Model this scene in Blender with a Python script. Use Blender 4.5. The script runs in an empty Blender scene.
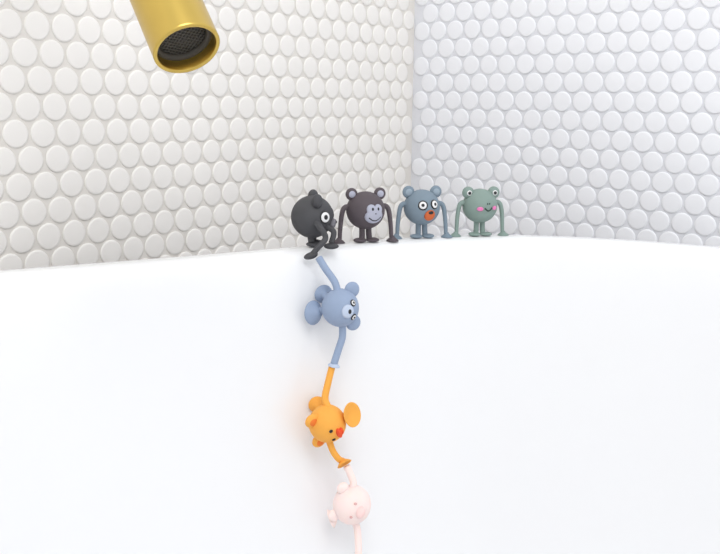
import bpy, math, numpy as np
from mathutils import Vector, Matrix
S=bpy.context.scene
S.view_settings.view_transform='Standard'

# ---------------------------------------------------------------- materials
def mat(name,col,rough=.5,metal=0,spec=.5,coat=0,var=0,scale=60,bump=0,sss=0):
    m=bpy.data.materials.new(name); m.use_nodes=True
    nt=m.node_tree; b=nt.nodes['Principled BSDF']
    b.inputs['Roughness'].default_value=rough
    b.inputs['Metallic'].default_value=metal
    b.inputs['Specular IOR Level'].default_value=spec
    b.inputs['Coat Weight'].default_value=coat
    if sss:
        b.inputs['Subsurface Weight'].default_value=sss
        b.inputs['Subsurface Radius'].default_value=(.01,.008,.006)
        b.inputs['Subsurface Scale'].default_value=.5
    c=(*col,1)
    b.inputs['Base Color'].default_value=c
    tc=nt.nodes.new('ShaderNodeTexCoord')
    n=nt.nodes.new('ShaderNodeTexNoise'); n.inputs['Scale'].default_value=scale
    n.inputs['Detail'].default_value=4
    nt.links.new(tc.outputs['Object'],n.inputs['Vector'])
    if var:
        mx=nt.nodes.new('ShaderNodeMix'); mx.data_type='RGBA'
        mx.inputs[6].default_value=tuple(x*(1-var) for x in col)+(1,)
        mx.inputs[7].default_value=tuple(min(1,x*(1+var)) for x in col)+(1,)
        nt.links.new(n.outputs['Fac'],mx.inputs[0])
        nt.links.new(mx.outputs[2],b.inputs['Base Color'])
    if bump:
        bp=nt.nodes.new('ShaderNodeBump'); bp.inputs['Strength'].default_value=bump
        bp.inputs['Distance'].default_value=.001
        nt.links.new(n.outputs['Fac'],bp.inputs['Height'])
        nt.links.new(bp.outputs['Normal'],b.inputs['Normal'])
    return m
def srgb(r,g,b):
    f=lambda c:(c/255/12.92) if c<=10 else ((c/255+.055)/1.055)**2.4
    return (f(r),f(g),f(b))

# ---------------------------------------------------------------- builder
class B:
    def __init__(s): s.v=[];s.f=[];s.m=[];s.mats=[]
    def add(s,vs,fs,mt):
        if mt not in s.mats: s.mats.append(mt)
        k=s.mats.index(mt); o=len(s.v)
        s.v+= [tuple(p) for p in vs]
        s.f+= [tuple(i+o for i in f) for f in fs]; s.m+=[k]*len(fs)
    def obj(s,name,loc=(0,0,0)):
        me=bpy.data.meshes.new(name)
        L=Vector(loc)
        me.from_pydata([tuple(Vector(p)-L) for p in s.v],[],s.f)
        for mt in s.mats: me.materials.append(mt)
        me.polygons.foreach_set('material_index',s.m)
        me.polygons.foreach_set('use_smooth',[True]*len(s.f))
        me.update()
        import bmesh
        bm=bmesh.new(); bm.from_mesh(me); bmesh.ops.recalc_face_normals(bm,faces=bm.faces); bm.to_mesh(me); bm.free()
        o=bpy.data.objects.new(name,me); o.location=L
        S.collection.objects.link(o); return o

def rings(rs,close_ends=True,closed_loop=True):
    vs=[];fs=[];n=len(rs[0])
    for r in rs: vs+=r
    for i in range(len(rs)-1):
        for j in range(n):
            a=i*n+j;b=i*n+(j+1)%n
            fs.append((a,b,b+n,a+n))
    if close_ends:
        fs.append(tuple(range(n))[::-1]); fs.append(tuple(range((len(rs)-1)*n,len(rs)*n)))
    return vs,fs
def smoothpath(pts,k=8):
    pts=[Vector(p) for p in pts]
    P=[pts[0]*2-pts[1]]+pts+[pts[-1]*2-pts[-2]]
    out=[]
    for i in range(1,len(P)-2):
        for j in range(k):
            t=j/k
            a,b,c,d=P[i-1],P[i],P[i+1],P[i+2]
            out.append(.5*((2*b)+(c-a)*t+(2*a-5*b+4*c-d)*t*t+(3*b-a-3*c+d)*t**3))
    out.append(pts[-1]); return out
def tube(pts,r0,r1=None,n=16,k=8,fn=None):
    if r1 is None:r1=r0
    P=smoothpath(pts,k); N=len(P)
    rs=[]; up=None
    for i,p in enumerate(P):
        t=(P[min(i+1,N-1)]-P[max(i-1,0)]).normalized()
        if up is None:
            up=t.orthogonal().normalized()
        up=(up-t*up.dot(t)).normalized()
        s=t.cross(up); f=i/(N-1)
        r=r0+(r1-r0)*f
        if fn:r*=fn(f)
        rs.append([p+(up*math.cos(a)+s*math.sin(a))*r for a in [2*math.pi*q/n for q in range(n)]])
    return rings(rs)
def revolve(prof,pos,axis,n=28,close=False):
    ax=Vector(axis).normalized();u=ax.orthogonal().normalized();w=ax.cross(u);pos=Vector(pos)
    rs=[[pos+ax*h+(u*math.cos(a)+w*math.sin(a))*r for a in [2*math.pi*q/n for q in range(n)]] for r,h in prof]
    return rings(rs,close)
def ellipsoid(c,ax,ay,az,n=32,m=18):
    rs=[]
    for i in range(m+1):
        th=math.pi*i/m; th=min(max(th,.001),math.pi-.001)
        rs.append([Vector(c)+ax*(math.sin(th)*math.cos(p))+ay*(math.sin(th)*math.sin(p))+az*math.cos(th) for p in [2*math.pi*q/n for q in range(n)]])
    return rings(rs)

# ---------------------------------------------------------------- tub outline
PTS=[(.338,.850),(.237,.898),(.13,.918),(.039,.886),(-.046,.832),(-.138,.770),(-.281,.690),
     (-.41,.605),(-.50,.50),(-.55,.36),(-.53,.17),(-.42,0),(-.24,-.10),(0,-.12),(.24,-.04),(.43,.14),(.53,.36),(.53,.57),(.46,.745)]
def closed(pts,k=16):
    n=len(pts);out=[]
    for i in range(n):
        a,b,c,d=[np.array(pts[(i+q)%n]) for q in(-1,0,1,2)]
        for j in range(k):
            t=j/k
            out.append(.5*((2*b)+(c-a)*t+(2*a-5*b+4*c-d)*t*t+(3*b-a-3*c+d)*t**3))
    return np.array(out)
C=closed(PTS)
d=np.linalg.norm(np.roll(C,-1,0)-C,axis=1);s=np.concatenate([[0],np.cumsum(d)])
NT=400
q=np.linspace(0,s[-1],NT,endpoint=False)
CC=np.vstack([C,C[:1]])
C=np.stack([np.interp(q,s,CC[:,0]),np.interp(q,s,CC[:,1])],1)
for _ in range(90): C=.5*C+.25*(np.roll(C,1,0)+np.roll(C,-1,0))
T=np.roll(C,-1,0)-np.roll(C,1,0);T/=np.linalg.norm(T,axis=1)[:,None]
cen=C.mean(0)
NRM=np.stack([-T[:,1],T[:,0]],1)
if ((cen-C)*NRM).sum()<0:NRM=-NRM      # inward
tubwhite=mat('tub_acrylic',(.88,.885,.897),rough=.16,spec=.5,var=.004,scale=3)
RIM=.58
prof=[(.13,0),(.12,.012),(.075,.2),(.03,.4),(.008,.52),(.001,.555),(0,.566),(.0012,.573),(.004,.5775),(.008,.5797),(.012,.58),
      (.020,.58),(.025,.5797),(.029,.578),(.0325,.5745),(.035,.569),(.0365,.56),(.039,.54),(.043,.5),(.049,.45),(.057,.4),(.066,.35),(.078,.3),(.094,.25),(.115,.205),(.14,.172),(.17,.153),(.2,.145)]
rs=[]
for ins,z in prof:
    P=C+NRM*ins
    rs.append([Vector((p[0],p[1],z)) for p in P])
last=C+NRM*.2
for k in(.75,.5,.25,.02):
    P=cen+(last-cen)*k
    rs.append([Vector((p[0],p[1],.145-.006*(1-k))) for p in P])
b=B();b.add(*rings(rs),tubwhite)
tub=b.obj('bathtub',(cen[0],cen[1],0))
def rimpt(x,ins):
    """point on the rim flat at distance ins from the outer edge whose x is x (far side)"""
    P=C+NRM*ins
    i=min(range(NT),key=lambda i:abs(P[i,0]-x)+(10 if C[i,1]<.55 else 0))
    return Vector((x,P[i,1],RIM))

# ---------------------------------------------------------------- tiled walls
A=math.radians(52)
corner=np.array([.072,1.30])
dl=np.array([-math.cos(A),-math.sin(A)]);nl=np.array([math.sin(A),-math.cos(A)])   # into room
dr=np.array([math.sin(A),-math.cos(A)]);nr=np.array([-math.cos(A),-math.sin(A)])
def tiled(name,d,nn,length,zmax,p,mt,mg,off=0.0):
    seg=22; pr=[(0,1),(.82,1),(.93,.88),(.985,.55),(1,0)]
    R=p*.462;H=.0014
    ang=np.arange(seg)*2*np.pi/seg
    base=[[0,0,H]]
    for f,h in pr[1:]:
        base+= [[R*f*math.cos(a),R*f*math.sin(a),H*h] for a in ang]
    base=np.array(base);nv=len(base)
    tri=[(0,1+j,1+(j+1)%seg) for j in range(seg)]
    quad=[]
    for i in range(len(pr)-2):
        for j in range(seg):
            a=1+i*seg+j;b_=1+i*seg+(j+1)%seg
            quad.append((a,a+seg,b_+seg,b_))
    cs=[]
    rowh=p*math.sqrt(3)/2
    for r in range(int(zmax/rowh)):
        for c in range(int(length/p)):
            cs.append(((c+.5+(.5 if r%2 else 0))*p+off,(r+.5)*rowh))
    cs=np.array(cs);n=len(cs)
    V=np.tile(base,(n,1,1)); 
    rng=np.random.RandomState(3)
    tilt=rng.normal(0,.006,(n,2))
    V[:,:,2]+=V[:,:,0]*tilt[:,None,0]+V[:,:,1]*tilt[:,None,1]
    V[:,:,0]+=cs[:,None,0];V[:,:,1]+=cs[:,None,1]
    V=V.reshape(-1,3)
    W=np.zeros_like(V)
    W[:,0]=d[0]*V[:,0]+nn[0]*V[:,2];W[:,1]=d[1]*V[:,0]+nn[1]*V[:,2];W[:,2]=V[:,1]
    offs=(np.arange(n)*nv)[:,None,None]
    t=(np.array(tri)[None]+offs).reshape(-1,3);qd=(np.array(quad)[None]+offs).reshape(-1,4)
    k=len(W);th=.08
    slab=[]
    for z in(0,zmax):
        for l,h in((0,0),(length,0),(length,-th),(0,-th)):
            slab.append([d[0]*l+nn[0]*h,d[1]*l+nn[1]*h,z])
    W=np.vstack([W,slab])
    sf=np.array([(0,1,2,3),(4,5,6,7),(0,1,5,4),(1,2,6,5),(2,3,7,6),(3,0,4,7)])+k
    qd=np.vstack([qd,sf])
    me=bpy.data.meshes.new(name)
    me.vertices.add(len(W));me.vertices.foreach_set('co',W.ravel())
    loops=np.concatenate([t.ravel(),qd.ravel()])
    me.loops.add(len(loops));me.loops.foreach_set('vertex_index',loops)
    npoly=len(t)+len(qd);me.polygons.add(npoly)
    st=np.concatenate([np.arange(len(t))*3,len(t)*3+np.arange(len(qd))*4])
    me.polygons.foreach_set('loop_start',st)
    me.materials.append(mt);me.materials.append(mg)
    mi=np.zeros(npoly,int);mi[-6:]=1
    me.polygons.foreach_set('material_index',mi)
    sm=np.ones(npoly,bool);sm[-6:]=False
    me.polygons.foreach_set('use_smooth',sm)
    me.update(calc_edges=True);me.validate()
    o=bpy.data.objects.new(name,me);o.location=(corner[0],corner[1],0)
    S.collection.objects.link(o);return o
tileL=mat('penny_tile_warm',srgb(244,241,237),rough=.35,var=.012,scale=20)
groutL=mat('grout_warm',srgb(229,225,219),rough=.9,bump=.2,var=.02,scale=300)
tileR=mat('penny_tile_cool',srgb(243,244,248),rough=.35,var=.012,scale=20)
groutR=mat('grout_cool',srgb(226,227,232),rough=.9,bump=.2,var=.02,scale=300)
tiled('wall_left',dl,nl,1.7,1.9,.0275,tileL,groutL)
tiled('wall_right',dr,nr,1.4,1.9,.0270,tileR,groutR)
b=B();fl=mat('floor_tile',srgb(200,198,195),rough=.4,var=.05,scale=8)
pts=[corner,corner+dl*1.7,corner+dl*1.7+dr*1.4,corner+dr*1.4]
vs=[Vector((p[0],p[1],0)) for p in pts]+[Vector((p[0],p[1],-.05)) for p in pts]
b.add(vs,[(0,1,2,3),(7,6,5,4),(0,1,5,4),(1,2,6,5),(2,3,7,6),(3,0,4,7)],fl)
o=b.obj('floor'); 
for p_ in o.data.polygons:p_.use_smooth=False

# ---------------------------------------------------------------- spout
gold=mat('brushed_brass',srgb(203,174,92),rough=.30,metal=1,var=.06,scale=40)
dark=mat('aerator_dark',srgb(70,66,60),rough=.5,metal=.3)
rubber=mat('aerator_grid',srgb(88,85,80),rough=.6)
E=Vector((-.1035,.545,.7405));D=Vector((.40,-.53,-.745)).normalized()
R=.0203
b=B()
wn=Vector((nl[0],nl[1],0)) # into room
p1=E-D*.13
dist=(Vector((corner[0],corner[1],0))-p1).dot(wn)
endw=p1+wn*(dist+.0015); endw.z=p1.z+.07
path=[E,E-D*.045,E-D*.09,p1,p1.lerp(endw,.30)+Vector((0,0,.055)),p1.lerp(endw,.62)+Vector((0,0,.034)),endw]
vs,fs=tube(path,R,n=48,k=10)
fs=fs[:-2]
b.add(vs,fs,gold)
b.add(*revolve([(R,0),(R,.0012),(R-.0006,.002),(R-.002,.002),(R-.0026,.0012),(R-.0026,-.012)],E,D,n=48),gold)
b.add(*revolve([(R-.0026,-.006),(R-.0052,-.0055),(R-.0058,-.009)],E,D,n=48),dark)
b.add(*revolve([(R-.0057,-.009),(.0001,-.009)],E,D,n=48),dark)
u=D.orthogonal().normalized();w=D.cross(u)
for i in range(-6,7):
    x=i*.0022;h=math.sqrt(max(0,(R-.006)**2-x*x))
    for a_,b_ in((u,w),(w,u)):
        b.add(*tube([E-D*.0085+a_*x-b_*h,E-D*.0085+a_*x+b_*h],.0004,n=6,k=2),rubber)
b.add(*revolve([(.036,0),(.036,.008),(.034,.010),(R,.010)],endw,wn,n=48),gold)
b.obj('bathtub_spout',E)

# ---------------------------------------------------------------- toys
white=mat('toy_white',(.80,.80,.80),rough=.5)
black=mat('toy_black',(.012,.012,.014),rough=.45)
class Toy(B):
    def __init__(s,c,fwd,up,r,body):
        super().__init__()
        s.c=Vector(c);s.U=Vector(up).normalized();f=Vector(fwd);s.F=(f-s.U*f.dot(s.U)).normalized();s.X=s.F.cross(s.U)
        s.r=r;s.b=body
        s.add(*ellipsoid(s.c,s.X*r,s.F*r*.97,s.U*r*.97,40,24),body)
    def P(s,x,y,z): return s.c+s.X*x*s.r+s.F*y*s.r+s.U*z*s.r
    def dirv(s,az,el): # az>0 towards viewer's right
        az=math.radians(az);el=math.radians(el)
        return (-s.X*math.sin(az)*math.cos(el)+s.F*math.cos(az)*math.cos(el)+s.U*math.sin(el))
    def patch(s,az,el,ax,ay,mt,lift=.02,rot=0,base=1.0):
        c=s.dirv(az,el);h=s.U.cross(c).normalized();v=c.cross(h)
        rr=math.radians(rot);h,v=h*math.cos(rr)+v*math.sin(rr),v*math.cos(rr)-h*math.sin(rr)
        ax=math.tan(math.radians(ax));ay=math.tan(math.radians(ay));rs=[]
        for k in range(8):
            rho=max(.001,1-k/7)
            rs.append([s.c+(c+h*ax*rho*math.cos(a)+v*ay*rho*math.sin(a)).normalized()*s.r*(base-.02+ (.02+lift)*math.sqrt(max(0,1-rho**4)) ) for a in [2*math.pi*q/28 for q in range(28)]])
        s.add(*rings(rs),mt)
    def line(s,pts,mt,w=.035,lift=0):
        s.add(*tube([s.c+s.dirv(*p)*s.r*(1.0+lift) for p in pts],w*s.r,n=8,k=6),mt)
    def ear(s,x,z,er,mt,inner=None,th=.16,y=0):
        c=s.P(x,y,z)
        d=(s.X*x+s.U*z).normalized();t=s.F.cross(d)
        s.add(*ellipsoid(c,t*er*s.r,d*er*s.r,s.F*th*s.r,28,14),mt)
        if inner: s.add(*ellipsoid(c+s.F*th*s.r*.55,t*er*s.r*.62,d*er*s.r*.62,s.F*th*s.r*.62,24,12),inner)
    def cup(s,pos,ax,cr,mt=None):
        mt=mt or s.b
        pr=[(cr*.30,-cr*.75),(cr*.38,-cr*.55),(cr*.62,-cr*.38),(cr*.88,-cr*.14),(cr,0),(cr*.98,cr*.05),(cr*.9,cr*.03),(cr*.55,-cr*.18),(.0001,-cr*.28)]
        s.add(*revolve(pr,pos,ax,n=28,close=True),mt)
    def tube(s,pts,r0,r1=None,mt=None,**k): s.add(*tube(pts,r0,r1,**k),mt or s.b)
    def eye(s,az,el,a=13,p=6,off=0):
        s.patch(az,el,a+3,a+3,black,.015)
        s.patch(az,el,a,a,white,.035); s.patch(az+off,el,p,p,black,.055)
    def sit(s,feetz=RIM,spread=1.40):
        zb=(feetz-s.c.z)/s.r; 
        for sg in(-1,1):
            pts=[s.P(sg*.82,0,.12),s.P(sg*1.04,.02,.20),s.P(sg*1.23,.04,.02),s.P(sg*1.33,.06,-.50),s.P(sg*spread*.99,.08,-1.1),s.P(sg*spread,.1,zb+.20)]
            s.tube(pts,.145*s.r,.105*s.r)
            s.cup(s.P(sg*spread*1.04,.12,zb+.02),-s.U,.33*s.r)
            lp=[s.P(sg*.18,.0,-.85),s.P(sg*.18,.03,-1.15),s.P(sg*.20,.08,zb+.14)]
            s.tube(lp,.15*s.r,.15*s.r)
            s.add(*ellipsoid(s.P(sg*.34,.20,zb+.12),s.X*.35*s.r,s.F*.36*s.r,s.U*.12*s.r,24,12),s.b)
def toymat(n,c): return mat(n,srgb(*c),rough=.65,spec=.28,var=.04,scale=200,bump=.05)
charcoal=toymat('silicone_charcoal',(76,76,79));mk=toymat('silicone_plum_grey',(90,82,87))
blu=toymat('silicone_blue_grey',(124,140,153));grn=toymat('silicone_sage',(134,153,146))
sky=toymat('silicone_sky',(148,164,190));org=toymat('silicone_orange',(242,172,76))
pnk=mat('silicone_pink',srgb(253,229,224),rough=.6,spec=.3,sss=.3)
lil=toymat('face_lilac',(176,178,194));oran=toymat('mouth_orange',(206,106,62));pink=toymat('cheek_pink',(232,132,186))
pale=toymat('muzzle_pale',(190,202,222));red=toymat('beak_red',(232,84,44));dorg=toymat('inner_orange',(236,124,50));dgrn=toymat('dark_green',(66,84,78))
earin=toymat('ear_inner',(150,165,178));eyer=toymat('eye_rose',(226,180,176));snp=toymat('snout_pink',(250,216,212))
def stand(x,ins,rot,h=.0300):
    p=rimpt(x,ins);p.z=RIM+h
    return p,Vector((math.sin(math.radians(rot)),-math.cos(math.radians(rot)),0))
r=.0178
# monkey
c,f=stand(.0045,.0145,18);t=Toy(c,f,(0,0,1),r*1.03,mk);t.sit()
for sg in(-1,1): t.ear(sg*.76,.84,.32,mk,lil)
t.patch(12,-14,32,23,lil,.05);t.patch(0,8,15,16,lil,.05);t.patch(24,8,15,16,lil,.05)
t.patch(3,9,4,5.5,black,.075);t.patch(21,9,4,5.5,black,.075)
t.line([(-8,-15),(4,-23),(18,-24),(32,-14)],black,.035,.035)
t.patch(12,-4,3,2,black,.075)
t.obj('monkey_suction_toy',c)
# blue bear on rim
c,f=stand(.0595,.0145,14);t=Toy(c,f,(0,0,1),r*1.0,blu);t.sit()
for sg in(-1,1): t.ear(sg*.78,.84,.34,blu,earin)
t.eye(-14,12,13,6);t.eye(29,14,13,6)
t.patch(12,-22,19,19,oran,.07);t.patch(12,-11,10,6,black,.09)
t.obj('bear_suction_toy',c)
# frog
c,f=stand(.1185,.0145,12);t=Toy(c,f,(0,0,1),r*.98,grn);t.sit(spread=1.38)
for sg in(-1,1):
    e=t.P(sg*.76,.10,.76);t.add(*ellipsoid(e,t.X*.34*r,t.F*.28*r,t.U*.34*r,28,16),grn)
    t.add(*ellipsoid(e+t.F*.19*r,t.X*.17*r,t.F*.12*r,t.U*.17*r,20,12),white)
    t.add(*ellipsoid(e+t.F*.27*r,t.X*.10*r,t.F*.06*r,t.U*.10*r,20,12),black)
t.patch(-18,-5,11,7,pink,.03);t.patch(38,-3,11,7,pink,.03)
t.line([(-2,-2),(5,-9),(11,-11),(18,-8),(24,-1)],dgrn,.04)
t.patch(7,12,2,3,dgrn,.02);t.patch(15,12,2,3,dgrn,.02)
t.obj('frog_suction_toy',c)
# dark bear at the left end, seen almost side-on, hand hooked over the lip
c,f=stand(-.0440,.0145,84,.0272);t=Toy(c,f,(.04,-.05,1),r*1.12,charcoal)
t.ear(.66,.84,.32,charcoal,None,th=.24,y=.30);t.ear(-.66,.84,.32,charcoal,None,th=.24,y=-.1)
t.eye(-44,8,15,7.5);t.eye(32,8,15,7.5);t.patch(-4,-14,17,14,toymat('muzzle_dark',(120,118,124)),.14);t.patch(-4,-8,6,4,black,.17)
rr=t.r
for sg in(-1,1):
    t.tube([t.P(sg*.3,0,-.8),t.P(sg*.3,.05,-1.1)],.15*rr)
    t.add(*ellipsoid(t.P(sg*.3,.15,-1.22),t.X*.26*rr,t.F*.34*rr,t.U*.12*rr,24,12),charcoal)
w0=Vector((-.0435,.783,.5765))
t.tube([c+Vector((.004,-.017,-.003)),c+Vector((.010,-.0235,-.009)),Vector((-.031,.789,.591)),Vector((-.037,.784,.584)),w0],.0028,.0025)
t.add(*ellipsoid(w0,Vector((.0062,0,.002)),Vector((0,.003,0)),Vector((-.001,0,.0030))),charcoal)
t.tube([c+Vector((.014,-.010,-.008)),c+Vector((.020,-.013,-.012)),Vector((-.026,.798,.5855))],.0026)
t.add(*ellipsoid(Vector((-.026,.797,.583)),Vector((.0068,0,0)),Vector((0,.005,0)),Vector((0,0,.0028))),charcoal)
t.obj('bear_suction_toy',c)
# hanging blue bear
r2=.0170
c=Vector((-.0170,.769,.533));t=Toy(c,(.46,-.88,0),(.88,.46,.05),r2,sky)
for sg in(-1,1): t.ear(sg*.88,.66,.42,sky,None,th=.2,y=.1)
t.patch(0,-2,22,20,pale,.04);t.patch(0,2,8,6,black,.07)
t.eye(-24,20,8,4.5);t.eye(24,20,8,4.5)
a=.0032
t.tube([c+Vector((-.002,0,.014)),Vector((-.0225,.772,.556)),Vector((-.030,.775,.566)),Vector((-.0365,.779,.5755))],a)
t.tube([c+Vector((.002,-.001,-.014)),Vector((-.0150,.767,.507)),Vector((-.0180,.765,.497)),Vector((-.0222,.762,.4835))],a)
t.cup(Vector((-.0222,.762,.482)),Vector((-.2,0,-1)),.0055,pale)
t.tube([c+Vector((-.012,.003,-.003)),Vector((-.034,.774,.529)),Vector((-.038,.776,.527))],.0032)
t.cup(Vector((-.0410,.776,.5265)),Vector((-.75,.65,-.1)),.0110)
t.tube([c+Vector((-.010,.006,.006)),c+Vector((-.014,.014,.008))],.0035)
t.cup(c+Vector((-.0155,.017,.0085)),Vector((-.4,.9,.1)),.0085)
t.obj('bear_suction_toy',c)
# hanging duck
c=Vector((-.0272,.749,.4335));t=Toy(c,(.56,-.80,-.28),(-.80,-.40,-.40),r2*1.0,org)
for sg in(-1,1): t.ear(sg*.76,.72,.40,org,dorg,th=.2)
t.patch(-18,14,5,6,black,.03);t.patch(20,14,5,6,black,.03)
t.add(*ellipsoid(t.P(-.02,1.0,-.10),t.X*.30*r2,t.F*.22*r2,t.U*.14*r2),red)
t.add(*ellipsoid(t.P(-.02,.93,-.27),t.X*.20*r2,t.F*.20*r2,t.U*.12*r2),red)
t.tube([c+Vector((.001,0,.014)),Vector((-.0295,.753,.455)),Vector((-.0270,.758,.468)),Vector((-.0237,.762,.4815))],a,.0030)
t.tube([c+Vector((.001,0,-.014)),Vector((-.0225,.748,.409)),Vector((-.0180,.748,.402)),Vector((-.0145,.750,.3985))],.0030,.0028)
t.cup(Vector((-.0120,.749,.3960)),Vector((.5,-.5,-.7)),.0070)
t.tube([c+Vector((.012,-.002,.003)),Vector((-.011,.748,.440))],.0034)
t.cup(Vector((-.0055,.747,.4425)),Vector((.75,-.60,.3)),.0110)
t.tube([c+Vector((-.006,.010,.006)),c+Vector((-.009,.018,.009))],.0034)
t.cup(c+Vector((-.010,.021,.010)),Vector((-.2,.9,.1)),.008)
t.obj('duck_suction_toy',c)
# hanging pink pig
c=Vector((-.0050,.744,.3600));t=Toy(c,(.4,-.9,0),(-.8,-.3,.3),r2*1.03,pnk)
for sg in(-1,1): t.ear(sg*.72,.76,.32,pnk,None,th=.2)
t.add(*ellipsoid(t.P(0,.95,-.1),t.X*.32*r2,t.F*.24*r2,t.U*.24*r2),snp)
t.patch(-22,16,4,5,eyer,.03);t.patch(22,16,4,5,eyer,.03)
t.tube([c+Vector((0,0,.014)),Vector((-.0040,.747,.379)),Vector((-.0065,.749,.386)),Vector((-.0100,.750,.3935))],a)
t.tube([c+Vector((.002,0,-.014)),Vector((0,.742,.337)),Vector((.001,.738,.323)),Vector((.001,.735,.31))],a)
t.cup(Vector((.001,.735,.307)),Vector((0,0,-1)),.0068)
t.tube([c+Vector((-.010,.002,-.006)),Vector((-.0205,.745,.348))],.0034)
t.cup(Vector((-.0235,.745,.346)),Vector((-.9,0,-.4)),.0085)
t.obj('pig_suction_toy',c)

# ---------------------------------------------------------------- lights / world
W=bpy.data.worlds.new('World');S.world=W;W.use_nodes=True
bg=W.node_tree.nodes['Background'];bg.inputs[0].default_value=(.975,.985,1,1);bg.inputs[1].default_value=1.1
def area(name,loc,tgt,size,pw,col=(1,1,1)):
    l=bpy.data.lights.new(name,'AREA');l.shape='DISK';l.size=size;l.energy=pw;l.color=col
    o=bpy.data.objects.new(name,l);o.location=loc;o.rotation_euler=(Vector(tgt)-Vector(loc)).to_track_quat('-Z','Y').to_euler()
    S.collection.objects.link(o)
area('ceiling_light',(.25,-.5,2.2),(0,.9,.7),1.1,13)

cam=bpy.data.cameras.new('Camera');co=bpy.data.objects.new('Camera',cam);S.collection.objects.link(co)
cam.lens=45;cam.sensor_width=36;cam.clip_start=.01
co.matrix_world=Matrix.Translation((0,0,.71))@Matrix.Rotation(math.radians(79),4,'X')@Matrix.Rotation(math.radians(.6),4,'Z')
S.camera=co
